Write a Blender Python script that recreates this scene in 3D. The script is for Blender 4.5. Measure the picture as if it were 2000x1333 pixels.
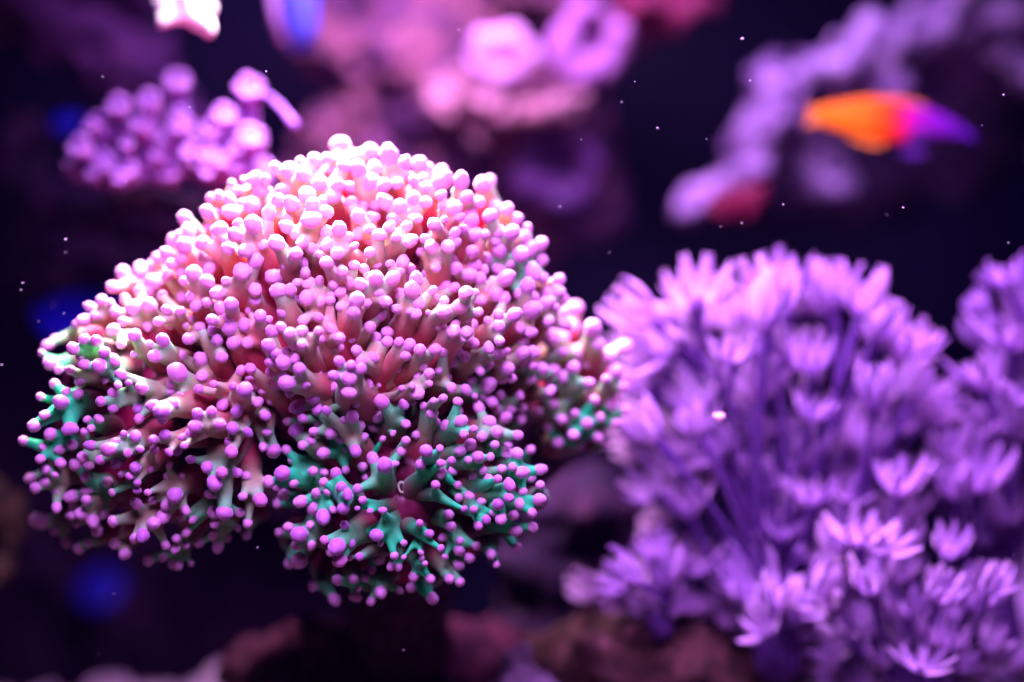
import bpy, bmesh, math, random
import numpy as np
from mathutils import Vector, Matrix, noise

random.seed(7); RNG = np.random.default_rng(7)
SC = bpy.context.scene
COL = SC.collection
for o in list(bpy.data.objects): bpy.data.objects.remove(o)

# ------------------------------------------------------------------ camera, world, lamps, exposure
FOC = 0.60          # metres to the plane of focus; the frame is 0.40 m wide there
CAMZ = 0.35
PX = 0.0002         # metres per photograph pixel (2000 wide) at the plane of focus
def P(px, py, d):   # photograph pixel + distance in metres -> point in the tank
    k = d / FOC * PX
    return Vector(((px - 1000) * k, d, CAMZ + (666.5 - py) * k))

cam = bpy.data.cameras.new('camera'); camo = bpy.data.objects.new('camera', cam); COL.objects.link(camo)
camo.location = (0, 0, CAMZ); camo.rotation_euler = (math.radians(90), 0, 0)
cam.sensor_width = 36; cam.lens = 54; cam.clip_start = 0.02; cam.clip_end = 20
cam.dof.use_dof = True; cam.dof.focus_distance = 0.603
cam.dof.aperture_fstop = 1.85; cam.dof.aperture_blades = 0
SC.camera = camo

W = bpy.data.worlds.new('World'); SC.world = W; W.use_nodes = True
W.node_tree.nodes['Background'].inputs[0].default_value = (0.04, 0.012, 0.40, 1)
W.node_tree.nodes['Background'].inputs[1].default_value = 0.05

def lamp(name, loc, target, size, power, color, spread=180, size_y=None):
    l = bpy.data.lights.new(name, 'AREA'); l.energy = power; l.color = color; l.size = size
    l.shape = 'RECTANGLE'; l.size_y = size_y or size; l.spread = math.radians(spread)
    o = bpy.data.objects.new(name, l); COL.objects.link(o); o.location = loc
    o.rotation_euler = (Vector(target) - Vector(loc)).to_track_quat('-Z', 'Y').to_euler()
    return o
# the reef lamps over the open top of the tank, then one added lamp
lamp('overhead_lamp', P(600, -420, 0.675), P(640, 600, 0.65), 0.10, 4.5, (1.0, 0.66, 0.95), 110)
lamp('overhead_lamp', P(1660, -800, 0.60), P(1640, 700, 0.76), 0.20, 2.3, (0.68, 0.31, 1.0), 85)
lamp('overhead_lamp', P(800, -650, 0.80), P(860, 250, 1.10), 0.10, 1.9, (0.72, 0.34, 1.0), 110)
lamp('overhead_lamp', P(640, -1200, 0.36), P(620, 850, 0.62), 0.16, 1.2, (0.66, 0.30, 1.0), 90)
lamp('overhead_lamp', P(1600, -420, 0.90), P(1620, 150, 1.02), 0.08, 0.36, (0.66, 0.36, 1.0), 90)  # added lamp, put in only to brighten the lilac rock arch

SC.view_settings.view_transform = 'Standard'; SC.view_settings.look = 'None'
SC.view_settings.exposure = 0.0; SC.view_settings.gamma = 1.0
SC.render.engine = 'CYCLES'
SC.cycles.use_denoising = True; SC.cycles.denoiser = 'OPENIMAGEDENOISE'
SC.cycles.max_bounces = 5; SC.cycles.diffuse_bounces = 3; SC.cycles.use_adaptive_sampling = True; SC.cycles.adaptive_threshold = 0.05; SC.cycles.adaptive_min_samples = 16; SC.cycles.sample_clamp_indirect = 4.0
SC.cycles.caustics_reflective = False; SC.cycles.caustics_refractive = False

# ------------------------------------------------------------------ helpers
def link(name, mesh, mats=(), parent=None, loc=None, inv=None):
    o = bpy.data.objects.new(name, mesh); COL.objects.link(o)
    if mesh is not None and not len(mesh.materials):
        for m in (mats if isinstance(mats, (list, tuple)) else [mats]): mesh.materials.append(m)
    if loc is not None: o.location = loc
    if parent is not None:
        o.parent = parent
        if inv is not None: o.matrix_parent_inverse = inv
    return o
def tag(o, label, cat, group=None, kind=None):
    o['label'] = label; o['category'] = cat
    if group: o['group'] = group
    if kind: o['kind'] = kind
    return o
def thing(name, loc, label, cat, group=None):
    o = bpy.data.objects.new(name, None); COL.objects.link(o); o.location = loc; o.empty_display_size = 0.01
    tag(o, label, cat, group); o_inv = Matrix.Translation(Vector(loc)).inverted()
    return o, o_inv
def bm_mesh(bm, name, smooth=True):
    me = bpy.data.meshes.new(name); bm.to_mesh(me); bm.free()
    if smooth: me.polygons.foreach_set('use_smooth', [True] * len(me.polygons))
    return me
def pydata(name, v, f, smooth=True):
    me = bpy.data.meshes.new(name); me.from_pydata([tuple(x) for x in v], [], f); me.update()
    if smooth: me.polygons.foreach_set('use_smooth', [True] * len(me.polygons))
    return me
def ico(sub):
    bm = bmesh.new(); bmesh.ops.create_icosphere(bm, subdivisions=sub, radius=1)
    bm.verts.ensure_lookup_table()
    v = np.array([x.co[:] for x in bm.verts]); f = [[x.index for x in q.verts] for q in bm.faces]
    bm.free(); return v, f
ICO1, ICO2, ICO3 = ico(1), ico(2), ico(3)
def blob_union(balls, voxel, smooth=6, name='flesh'):
    """balls: list of (centre, radii(3) or r). One closed skin around all of them."""
    vs, fs, n = [], [], 0
    bv, bf = ICO2
    for c, r in balls:
        r = np.array(r if hasattr(r, '__len__') else (r, r, r))
        vs.append(bv * r + np.array(c)); fs += [[i + n for i in q] for q in bf]; n += len(bv)
    me = pydata(name + '_raw', np.concatenate(vs), fs)
    o = bpy.data.objects.new('tmp', me); COL.objects.link(o)
    m = o.modifiers.new('r', 'REMESH'); m.mode = 'VOXEL'; m.voxel_size = voxel
    if smooth:
        s = o.modifiers.new('s', 'SMOOTH'); s.factor = 0.5; s.iterations = smooth
    dg = bpy.context.evaluated_depsgraph_get()
    out = bpy.data.meshes.new_from_object(o.evaluated_get(dg))
    out.name = name
    bpy.data.objects.remove(o); bpy.data.meshes.remove(me)
    out.polygons.foreach_set('use_smooth', [True] * len(out.polygons))
    return out
def verts_of(me):
    a = np.empty(len(me.vertices) * 3); me.vertices.foreach_get('co', a); return a.reshape(-1, 3)
def set_verts(me, a):
    me.vertices.foreach_set('co', np.ascontiguousarray(a).ravel()); me.update()
def tube(path, radii, seg=10, cap=True):
    """verts, faces of a tube along a list of points"""
    path = [Vector(p) for p in path]; vs, fs = [], []
    ref = Vector((0.13, 0.97, 0.2)).normalized()
    for i, p in enumerate(path):
        t = (path[min(i + 1, len(path) - 1)] - path[max(i - 1, 0)]).normalized()
        u = t.cross(ref)
        if u.length < 1e-3: u = t.cross(Vector((1, 0, 0)))
        u.normalize(); w = t.cross(u)
        for k in range(seg):
            a = 2 * math.pi * k / seg
            vs.append(p + (u * math.cos(a) + w * math.sin(a)) * radii[i])
    for i in range(len(path) - 1):
        for k in range(seg):
            a, b = i * seg + k, i * seg + (k + 1) % seg
            fs.append([a, b, b + seg, a + seg])
    if cap:
        fs.append(list(range(seg))[::-1]); n = (len(path) - 1) * seg; fs.append([n + k for k in range(seg)])
    return vs, fs
def bez(a, b, c, n):
    a, b, c = Vector(a), Vector(b), Vector(c)
    return [a * (1 - t) ** 2 + b * 2 * t * (1 - t) + c * t * t for t in [i / n for i in range(n + 1)]]

# ------------------------------------------------------------------ materials
def new_mat(name):
    m = bpy.data.materials.new(name); m.use_nodes = True
    nt = m.node_tree; return m, nt, nt.nodes['Principled BSDF']
def N(nt, t, **kw):
    n = nt.nodes.new(t)
    for k, v in kw.items(): setattr(n, k, v)
    return n
def ramp(nt, fac, stops, interp='LINEAR'):
    r = N(nt, 'ShaderNodeValToRGB'); r.color_ramp.interpolation = interp
    e = r.color_ramp.elements
    while len(e) < len(stops): e.new(0.5)
    for x, (p, c) in zip(e, stops): x.position = p; x.color = (*c, 1)
    nt.links.new(fac, r.inputs[0]); return r.outputs[0]
def mix(nt, fac, a, b):
    m = N(nt, 'ShaderNodeMix', data_type='RGBA')
    for s, v in ((m.inputs[0], fac), (m.inputs[6], a), (m.inputs[7], b)):
        if isinstance(v, (int, float)): s.default_value = v
        elif isinstance(v, tuple): s.default_value = (*v, 1)
        else: nt.links.new(v, s)
    return m.outputs[2]
def noise_fac(nt, scale, detail=4, rough=0.6, dist=0.0):
    tc = N(nt, 'ShaderNodeTexCoord'); n = N(nt, 'ShaderNodeTexNoise')
    n.inputs['Scale'].default_value = scale; n.inputs['Detail'].default_value = detail
    n.inputs['Roughness'].default_value = rough; n.inputs['Distortion'].default_value = dist
    nt.links.new(tc.outputs['Object'], n.inputs['Vector']); return n.outputs['Fac']
def bump(nt, b, fac, strength, dist):
    bp = N(nt, 'ShaderNodeBump'); bp.inputs['Strength'].default_value = strength; bp.inputs['Distance'].default_value = dist
    nt.links.new(fac, bp.inputs['Height']); nt.links.new(bp.outputs[0], b.inputs['Normal'])
def flesh_bits(b, sss, radius, sheen, sheen_tint, rough=0.45, spec=0.3):
    b.inputs['Subsurface Weight'].default_value = sss
    b.inputs['Subsurface Radius'].default_value = radius; b.inputs['Subsurface Scale'].default_value = 1.0
    b.inputs['Roughness'].default_value = rough; b.inputs['Specular IOR Level'].default_value = spec
    b.inputs['Sheen Weight'].default_value = sheen; b.inputs['Sheen Roughness'].default_value = 0.22
    b.inputs['Sheen Tint'].default_value = (*sheen_tint, 1)

def rim_glow(nt, col, pale, amount, power=3.0):  # rim glow painted into the base colour, paler at edges turned from view
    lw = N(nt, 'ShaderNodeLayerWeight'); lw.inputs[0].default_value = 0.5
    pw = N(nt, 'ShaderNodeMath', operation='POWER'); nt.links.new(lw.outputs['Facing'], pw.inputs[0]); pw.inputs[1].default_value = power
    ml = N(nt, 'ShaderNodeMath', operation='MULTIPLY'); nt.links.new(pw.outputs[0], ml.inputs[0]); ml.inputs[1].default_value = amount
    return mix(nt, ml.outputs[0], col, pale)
def tip_mat():
    m, nt, b = new_mat('coral_tip')
    oi = N(nt, 'ShaderNodeObjectInfo')
    at = N(nt, 'ShaderNodeAttribute', attribute_type='OBJECT', attribute_name='warmth')
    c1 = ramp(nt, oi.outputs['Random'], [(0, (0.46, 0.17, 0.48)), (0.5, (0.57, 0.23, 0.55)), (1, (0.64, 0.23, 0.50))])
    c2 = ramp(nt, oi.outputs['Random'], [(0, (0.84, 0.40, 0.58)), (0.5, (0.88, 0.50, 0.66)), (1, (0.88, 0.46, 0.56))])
    c = rim_glow(nt, mix(nt, at.outputs['Fac'], c1, c2), (0.95, 0.72, 0.98), 0.8)
    nt.links.new(c, b.inputs['Base Color'])
    flesh_bits(b, 0.25, (0.004, 0.0015, 0.003), 0.9, (0.95, 0.6, 1.0), 0.42, 0.3)
    bump(nt, b, noise_fac(nt, 1400, 3, 0.7), 0.22, 0.0005)
    return m
def stalk_mat():
    m, nt, b = new_mat('coral_stalk')
    al = N(nt, 'ShaderNodeAttribute', attribute_type='GEOMETRY', attribute_name='along')
    gr = N(nt, 'ShaderNodeAttribute', attribute_type='OBJECT', attribute_name='greenness')
    nz = noise_fac(nt, 160, 3)
    ad = N(nt, 'ShaderNodeMath', operation='MULTIPLY_ADD'); ad.inputs[1].default_value = 0.35; 
    nt.links.new(nz, ad.inputs[0]); 
    sb = N(nt, 'ShaderNodeMath', operation='SUBTRACT'); nt.links.new(al.outputs['Fac'], sb.inputs[0]); sb.inputs[1].default_value = 0.175
    nt.links.new(sb.outputs[0], ad.inputs[2])
    warm = ramp(nt, ad.outputs[0], [(0, (0.42, 0.008, 0.06)), (0.42, (0.58, 0.07, 0.11)), (0.78, (0.64, 0.25, 0.20)), (1.0, (0.52, 0.50, 0.34))])
    green = ramp(nt, ad.outputs[0], [(0, (0.24, 0.004, 0.05)), (0.3, (0.16, 0.03, 0.05)), (0.55, (0.04, 0.19, 0.06)), (0.92, (0.02, 0.72, 0.22))])
    nt.links.new(rim_glow(nt, mix(nt, gr.outputs['Fac'], warm, green), mix(nt, gr.outputs['Fac'], (0.62, 0.60, 0.42), (0.16, 0.86, 0.40)), 0.45), b.inputs['Base Color'])
    flesh_bits(b, 0.28, (0.006, 0.0015, 0.002), 0.5, (0.30, 1.0, 0.6), 0.5, 0.25)
    bump(nt, b, noise_fac(nt, 900, 5, 0.7), 0.35, 0.0008)
    return m
def flesh_mat():
    m, nt, b = new_mat('coral_flesh')
    nz = noise_fac(nt, 60, 4, 0.6, 0.6)
    nt.links.new(ramp(nt, nz, [(0.25, (0.10, 0.002, 0.025)), (0.55, (0.32, 0.007, 0.06)), (0.8, (0.42, 0.03, 0.08))]), b.inputs['Base Color'])
    flesh_bits(b, 0.0, (0.006, 0.001, 0.002), 0.2, (0.8, 0.2, 0.4), 0.5, 0.3)
    bump(nt, b, noise_fac(nt, 260, 4), 0.25, 0.0012)
    return m
def disc_mat():
    m, nt, b = new_mat('oral_disc')
    at = N(nt, 'ShaderNodeAttribute', attribute_type='GEOMETRY', attribute_name='stripe')
    c = ramp(nt, at.outputs['Fac'], [(0, (0.015, 0.002, 0.008)), (0.5, (0.07, 0.003, 0.02)), (1, (0.11, 0.005, 0.028))])
    nt.links.new(c, b.inputs['Base Color'])
    flesh_bits(b, 0.0, (0.005, 0.001, 0.002), 0.1, (0.8, 0.3, 0.5), 0.45, 0.3)
    return m
def plain_mat(name, col, col2=None, scale=80, sss=0.0, rough=0.5, sheen=0.0, sheen_tint=(1, 1, 1), bmp=0.0):
    m, nt, b = new_mat(name)
    nz = noise_fac(nt, scale, 4)
    nt.links.new(ramp(nt, nz, [(0.3, col), (0.7, col2 or col)]), b.inputs['Base Color'])
    flesh_bits(b, sss, (0.005, 0.002, 0.005), sheen, sheen_tint, rough, 0.3)
    if bmp: bump(nt, b, noise_fac(nt, scale * 3, 4), bmp, 0.002)
    return m
def rock_mat(name, cols, scale=22, bscale=120):
    m, nt, b = new_mat(name)
    nz = noise_fac(nt, scale * 1.5, 6, 0.7, 0.8)
    n2 = noise_fac(nt, scale * 2.2, 6, 0.75, 0.4)
    k = len(cols)
    c = ramp(nt, nz, [(0.28 + 0.46 * i / (k - 1), cc) for i, cc in enumerate(cols)])
    c2 = ramp(nt, n2, [(0.38, (0.10, 0.10, 0.12)), (0.58, (1, 1, 1))])
    mm = N(nt, 'ShaderNodeMix', data_type='RGBA', blend_type='MULTIPLY'); mm.inputs[0].default_value = 0.8
    nt.links.new(c, mm.inputs[6]); nt.links.new(c2, mm.inputs[7]); nt.links.new(mm.outputs[2], b.inputs['Base Color'])
    b.inputs['Roughness'].default_value = 0.8; b.inputs['Specular IOR Level'].default_value = 0.2
    bump(nt, b, noise_fac(nt, bscale, 6, 0.7), 0.6, 0.004)
    return m

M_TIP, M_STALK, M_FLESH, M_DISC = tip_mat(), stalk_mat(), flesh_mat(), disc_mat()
M_MOUTH = plain_mat('mouth_lip', (0.45, 0.62, 0.30), (0.62, 0.66, 0.40), 300, 0.3)
M_THROAT = plain_mat('mouth_hole', (0.01, 0.004, 0.006))
M_SKEL = rock_mat('coral_skeleton', [(0.02, 0.008, 0.018), (0.12, 0.04, 0.08)], 60, 300)

# ------------------------------------------------------------------ the tank: back wall and bottom
bm = bmesh.new(); bmesh.ops.create_grid(bm, x_segments=1, y_segments=1, size=1.6)
wall = link('tank_wall', bm_mesh(bm, 'tank_wall', False), plain_mat('tank_wall_paint', (0.0008, 0.0005, 0.020), (0.0015, 0.0008, 0.034), 3, rough=0.6))
wall.rotation_euler = (math.radians(90), 0, 0); wall.location = (0, 1.62, 0.6)
wall['kind'] = 'structure'; wall['label'] = 'near black navy rear wall of the aquarium'
me = bpy.data.meshes.new('sand'); bm = bmesh.new()
bmesh.ops.create_grid(bm, x_segments=90, y_segments=90, size=1.0)
for v in bm.verts:
    v.co.z = 0.012 * noise.fractal(v.co * 5, 1.0, 2.0, 4) + 0.004 * noise.noise(v.co * 40)
sand = link('sand_bed', bm_mesh(bm, 'sand_bed'), rock_mat('sand', [(0.20, 0.12, 0.16), (0.42, 0.28, 0.34)], 60, 400))
sand.location = (0, 1.0, 0.0); sand['kind'] = 'structure'; sand['label'] = 'dim pinkish sand bed of the aquarium'

# ------------------------------------------------------------------ the frogspawn coral
# bulbs traced from the photograph: lists of (x, y, r) in crop pixels, with the crop's offset and scale
T_LL = [(265,25,42),(305,60,32),(365,60,28),(285,135,30),(345,175,34),(405,190,32),(440,35,42),(515,40,42),(635,85,36),(670,130,24),(740,155,40),(595,185,38),(525,225,30),(590,260,36),(320,230,46),(235,295,36),(180,350,38),(120,430,42),(262,395,36),(225,470,38),(365,320,50),(365,370,44),(440,385,24),(475,365,28),(455,320,24),(515,315,32),(725,315,36),(645,395,24),(705,405,32),(800,425,28),(805,475,28),(730,475,26),(665,495,26),(605,440,36),(565,475,40),(430,515,30),(460,555,34),(475,455,32),(375,450,32),(315,545,34),(210,525,28),(235,580,34),(285,610,24),(340,620,26),(185,675,40),(295,775,36),(220,845,42),(285,900,28),(345,960,30),(410,990,40),(460,960,28),(380,720,32),(455,690,42),(450,740,36),(425,810,50),(505,895,34),(590,850,42),(585,700,30),(630,605,26),(675,615,30),(715,650,26),(715,690,22),(705,570,32),(775,575,28),(770,700,24),(910,715,40),(855,820,40),(945,830,32),(965,790,26),(800,860,34),(1005,840,28),(745,920,38),(700,940,28),(600,965,34),(650,1020,34),(860,970,30),(915,990,30),(970,975,26),(1035,960,30),(1110,920,30),(975,905,28),(915,1075,36),(995,1070,18),(1120,865,28),(1170,805,46),(1250,805,34),(1290,860,26),(1285,920,26),(1240,885,22),(1265,720,28),(1360,735,40),(1400,640,34),(1475,600,40),(1080,568,34),(1155,595,34),(1230,595,38),(1120,645,46),(1205,487,38),(1190,435,32),(1210,365,36),(1145,345,32),(1290,385,30),(1030,290,38),(1015,355,36),(1000,395,34),(960,455,30),(920,480,30),(880,490,24),(950,410,24),(860,400,38),(900,240,44),(845,275,42),(845,315,30),(925,75,52),(900,125,42),(940,195,24),(1385,300,32),(1390,385,30),(1430,490,52),(1490,475,32),(1530,520,36),(1275,165,50),(1370,170,24),(1305,55,40),(1215,150,30)]
T_LC = [(130,20,45),(207,52,34),(145,118,45),(160,165,30),(35,157,24),(290,108,34),(300,70,20),(370,85,34),(440,95,38),(395,15,30),(500,15,28),(450,35,25),(270,185,46),(205,230,42),(440,165,40),(45,272,28),(335,250,25),(220,285,32),(300,310,28),(457,278,36),(415,295,22),(190,340,36),(260,390,32),(405,378,33),(320,450,32),(220,412,22),(175,475,34),(270,535,32),(85,440,52),(145,435,25),(125,545,38),(60,583,32),(20,670,38),(105,685,28),(598,210,42),(580,128,18),(555,480,32),(610,510,42),(660,500,20),(650,355,20),(600,382,20),(710,390,30),(708,310,30),(760,365,28),(805,440,44),(690,440,26),(780,505,26),(870,428,24),(900,325,34),(880,545,24),(925,485,27),(1005,482,24),(970,300,32),(985,360,32),(1110,467,24),(1070,370,26),(1130,410,26),(1240,365,26),(1105,300,30),(1095,130,35),(1115,205,30),(995,150,36),(1035,180,24),(955,205,30),(885,190,26),(840,203,26),(792,228,26),(745,212,22),(700,220,26),(820,72,32),(865,60,24),(765,92,20),(713,90,24),(740,130,24),(820,120,22),(925,140,26),(1190,50,48),(1060,60,26),(690,145,20),(405,612,33),(340,630,22),(285,640,28),(425,530,26),(505,515,28),(215,678,34),(270,710,30),(320,748,34),(365,718,20),(505,672,26),(540,725,18),(480,712,18),(420,790,28),(385,890,36),(205,835,40),(155,800,24),(110,825,28),(325,862,30),(500,828,24),(570,838,32),(600,720,20),(590,875,20),(205,958,36),(160,970,28),(270,1075,34),(385,1050,34),(395,955,34),(445,945,18),(490,940,22),(515,1040,30),(548,1000,20),(485,1090,20),(470,1130,26),(590,1108,38),(545,1150,30),(370,1140,26),(700,875,20),(655,935,26),(640,985,22),(675,990,24),(700,942,16),(780,920,18),(785,948,18),(800,972,18),(820,830,24),(750,1030,30),(825,1045,26),(915,1045,26),(835,1138,34),(885,1010,20),(875,900,24),(920,795,28),(965,865,24),(995,880,18),(1010,945,32),(895,940,20),(965,1060,26),(680,1100,20),(735,1085,22),(1100,570,26),(1145,572,24),(1200,598,34),(1030,565,24),(1025,600,22),(1068,680,20),(1145,692,34),(1195,660,24),(1265,632,28),(1340,670,38),(1220,745,34),(1160,760,26),(1090,765,30),(985,713,18),(1165,525,24),(1215,515,28),(850,600,26),(1260,540,30),(955,600,26)]
T_UL = [(530,900,46),(585,830,32),(645,770,40),(735,745,46),(725,850,38),(800,805,40),(965,475,48),(1080,440,50),(865,655,44),(895,710,40),(1145,530,55),(1055,600,48),(1360,325,50),(1310,405,48),(1200,440,44),(1510,225,48),(1580,245,44),(1470,325,36),(1640,170,44),(1705,160,40),(1320,510,50),(1190,630,42),(1280,640,44),(1440,600,44),(1370,610,32),(1540,660,44),(1490,720,36),(1590,755,36),(1260,750,55),(1430,780,46),(1180,800,32),(1140,860,50),(1450,850,56),(1510,850,40),(1665,800,28),(1600,885,44),(1665,905,46),(1720,900,32),(1575,600,42),(1700,610,34),(1665,660,26),(1700,705,36),(1020,930,38),(1080,910,36),(1155,945,36),(1205,920,40),(1190,990,44),(1195,1040,40),(1105,1000,36),(1040,1040,38),(1115,1050,36),(1130,1110,32),(1355,980,46),(1400,1000,26),(1475,960,34),(1465,1040,32),(1510,1070,34),(1290,1120,44),(1400,1140,50),(1215,1120,40),(1155,1195,42),(1045,1210,42),(980,1100,44),(945,1190,34),(850,1110,44),(805,1190,38),(700,1080,44),(700,940,46),(775,930,46),(870,950,36),(600,960,34),(640,1010,34),(700,1000,32),(545,1170,34),(595,1210,36),(635,1290,36),(510,1240,44),(435,1235,38),(380,1150,44),(440,1100,36),(500,1110,32),(270,1210,46),(310,1265,36),(365,1265,32),(590,1055,38),(825,1010,32),(1000,880,32),(940,960,28),(1310,1260,42),(1410,1220,36),(1480,1220,44),(1560,1265,42),(1490,1310,44),(1640,1165,38),(1540,1135,26),(1575,1130,36),(1495,1165,26),(930,1280,50),(905,1320,40),(1660,990,32),(1720,980,34),(1660,1060,34),(1675,1105,34),(960,620,44),(1110,690,46),(1010,760,44),(960,800,36),(1080,800,40),(1330,700,44),(1230,560,44),(1400,450,46),(1520,400,50),(1600,350,46),(1620,480,46),(1500,520,40),(1450,380,40),(1240,500,40),(980,550,44),(940,560,40)]
T_UR = [(305,90,50),(175,165,44),(250,150,40),(465,125,52),(560,150,48),(325,200,50),(400,220,44),(480,220,42),(40,220,40),(105,240,44),(640,190,40),(720,190,40),(770,205,30),(690,280,36),(660,250,32),(465,290,46),(535,300,36),(290,300,50),(545,390,38),(685,370,48),(830,280,56),(935,280,40),(965,365,40),(1050,300,48),(1085,280,36),(1030,390,40),(830,350,30),(835,410,26),(1085,460,50),(1175,425,50),(985,490,50),(985,440,36),(795,505,48),(845,480,30),(750,390,38),(710,475,32),(650,515,34),(585,480,36),(560,515,34),(460,530,32),(510,560,42),(600,570,30),(400,460,50),(475,465,44),(300,535,46),(345,575,34),(670,590,44),(785,625,42),(865,620,36),(910,600,28),(1005,560,38),(1060,555,36),(840,670,36),(1135,640,38),(1245,660,44),(1200,545,42),(1220,600,50),(1165,785,40),(1310,750,50),(290,655,44),(245,710,32),(195,660,28),(75,660,44),(125,750,42),(460,650,40),(495,715,32),(430,735,28),(380,615,30),(315,750,36),(195,800,30),(410,815,44),(490,790,44),(575,790,50),(680,850,50),(700,795,38),(505,860,34),(540,905,36),(600,945,34),(665,960,24),(520,980,28),(775,890,38),(785,850,30),(845,960,42),(765,965,22),(700,970,36),(930,930,46),(960,860,44),(1010,855,28),(980,770,44),(1035,790,44),(905,735,42),(805,730,36),(765,760,36),(1120,865,54),(1160,895,30),(1025,960,34),(1130,970,28),(1210,975,40),(1300,950,44),(1375,915,34),(1445,790,32),(895,1060,40),(825,1030,38),(965,1065,36),(905,1020,38),(1000,1120,34),(945,1100,26),(800,1085,32),(690,1050,36),(610,1120,28),(665,1130,34),(610,1165,26),(645,1190,28),(720,1160,36),(800,1155,38),(840,1165,36),(1080,1145,42),(1135,1110,30),(1130,1035,36),(1180,1260,54),(1310,1170,40),(1310,1240,30),(1175,1165,24),(1035,1265,30),(770,1275,40),(820,1265,30),(710,1300,24),(650,1300,30),(390,1020,38),(460,1040,34),(375,965,36),(280,985,42),(310,930,30),(185,990,32),(205,1060,36),(200,1100,40),(300,1095,34),(180,1165,42),(40,1070,40),(115,1130,38),(75,1130,30),(30,1220,44),(95,1255,44),(30,1165,26),(300,1215,36),(370,1240,34),(270,1295,44),(355,1305,42),(415,1215,38),(410,1260,34),(390,1160,28),(375,1120,24),(365,1095,26),(195,1275,26),(170,1240,28),(135,880,46),(210,910,44),(260,870,28),(390,900,40),(445,915,26),(490,945,24),(70,370,50),(140,360,46),(160,410,42),(230,440,40),(120,620,40),(200,290,44),(270,360,46),(360,390,44),(620,410,44),(600,290,44),(760,310,44),(900,420,46),(1290,640,46),(1350,690,46),(1280,830,40)]
T_RR = [(1400,1090,56),(1460,1090,40),(1510,1040,50),(1620,1050,54),(1480,950,56),(1530,940,40),(1545,1170,56),(1520,1250,40),(1470,1300,34),(1650,1130,36),(1690,1200,50),(1770,1150,50),(1600,1330,36),(1690,1310,36),(1740,1270,40),(1590,1220,36),(1420,1190,40),(1380,1300,36),(1780,1350,40),(1630,1420,36),(1500,1400,36),(1720,1440,36),(1420,1440,30),(1390,1560,32),(1460,1520,34),(1530,1490,30),(1590,1540,34),(1660,1510,30),(1740,1540,32),(1520,1600,30),(1640,1610,30),(1440,1640,28),(1790,1470,34),(1340,1480,32),(1350,1390,32),(1560,1660,26),(1690,1650,26)]
raw = []
for lst, ox, oy, s, rear in ((T_LC, 500, 700, 2.424, 0), (T_LL, 0, 700, 2.667, 0), (T_UL, 0, 250, 2.667, 0), (T_UR, 550, 250, 2.666, 0), (T_RR, 550, 250, 2.666, 1)):
    for x, y, r in lst:
        px, py, pr = ox + x / s, oy + y / s, r / s
        if all((px - q[0]) ** 2 + (py - q[1]) ** 2 > (0.75 * max(pr, q[2])) ** 2 for q in raw):
            raw.append((px, py, pr, rear))
# heads: px centre, py centre, rx, ry (pixels), centre distance, half depth, root px, root py
HEADS = [(690, 640, 450, 370, 0.672, 0.080, 690, 770),
         (330, 830, 320, 290, 0.655, 0.062, 500, 780),
         (800, 960, 280, 240, 0.640, 0.046, 783, 955),
         (1120, 775, 150, 170, 0.690, 0.032, 1090, 890)]
def front(px, py, h):
    q = ((px - h[0]) / h[2]) ** 2 + ((py - h[1]) / h[3]) ** 2
    return (h[4] - h[5] * math.sqrt(1 - q)) if q < 1 else h[4] + 0.01 * (q - 1), q
def surf(px, py, rear):
    if rear: return front(px, py, HEADS[3])[0], 3
    c = [(front(px, py, h)[0], i) for i, h in enumerate(HEADS[:3])]
    inl = [x for x, i in zip(c, range(3)) if front(px, py, HEADS[i])[1] < 1.02]
    return min(inl or c)
def fold(px, py):   # the heads are folded into lobes with creases between them
    a = noise.noise(Vector((px / 105, py / 95, 1.3))); b = noise.noise(Vector((px / 48, py / 48, 7.1)))
    return 0.020 * (0.35 - abs(a)) + 0.005 * b
TIPS = []
for px, py, pr, rear in raw:
    d, h = surf(px, py, rear)
    if h != 2 and (px - 790) ** 2 / 270 ** 2 + (py - 960) ** 2 / 200 ** 2 < 1: h = 2
    pr *= random.uniform(0.72, 1.06); d += random.uniform(-0.004, 0.005) + fold(px, py) + (0.5 - min(pr, 20) / 20) * 0.010
    TIPS.append([px, py, pr, d, h])
# deeper bulbs that peep out between the traced ones
tries = 0; extra = 0
while extra < 330 and tries < 16000:
    tries += 1
    px, py = random.uniform(60, 1100), random.uniform(300, 1150)
    ins = [front(px, py, h)[1] for h in HEADS[:3]]
    if min(ins) > 0.86: continue
    if (px - 795) ** 2 / 85 ** 2 + (py - 960) ** 2 / 65 ** 2 < 1: continue
    near = [q for q in TIPS if (q[0] - px) ** 2 + (q[1] - py) ** 2 < 18 ** 2]
    if near: continue
    if min((q[0] - px) ** 2 + (q[1] - py) ** 2 for q in TIPS) > 60 ** 2: continue
    # the fleshy lower left lobe and the crevices stay bare
    if ((py > 640 and px < 560) or py > 1010) and random.random() < 0.7: continue
    d, h = surf(px, py, 0)
    TIPS.append([px, py, random.uniform(7.5, 12.5) * (1.15 if h == 0 else 1), d + random.uniform(0.0, 0.012) + fold(px, py), h]); extra += 1

def greenness(px, py):
    g = 1 / (1 + math.exp(-(py - 765 + 0.05 * (px - 700)) / 60))           # lower heads are green
    if px < 520: g *= 0.55
    if px > 520 and px < 640 and py < 800: g *= 0.6
    edge = max(0, 1 - math.hypot(px - 90, py - 830) / 400); g = max(g, 1.05 * edge)
    g = max(g, 0.6 * max(0, 1 - math.hypot(px - 1060, py - 540) / 190))
    return min(1, max(0, g + random.uniform(-0.25, 0.3)))

CORAL_BASE = Vector((P(760, 900, 0.70).x, 0.70, 0.06))
coral, CI = thing('frogspawn_coral', CORAL_BASE, 'large pink and green branching coral with hundreds of round lilac bulb tips', 'coral')

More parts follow.
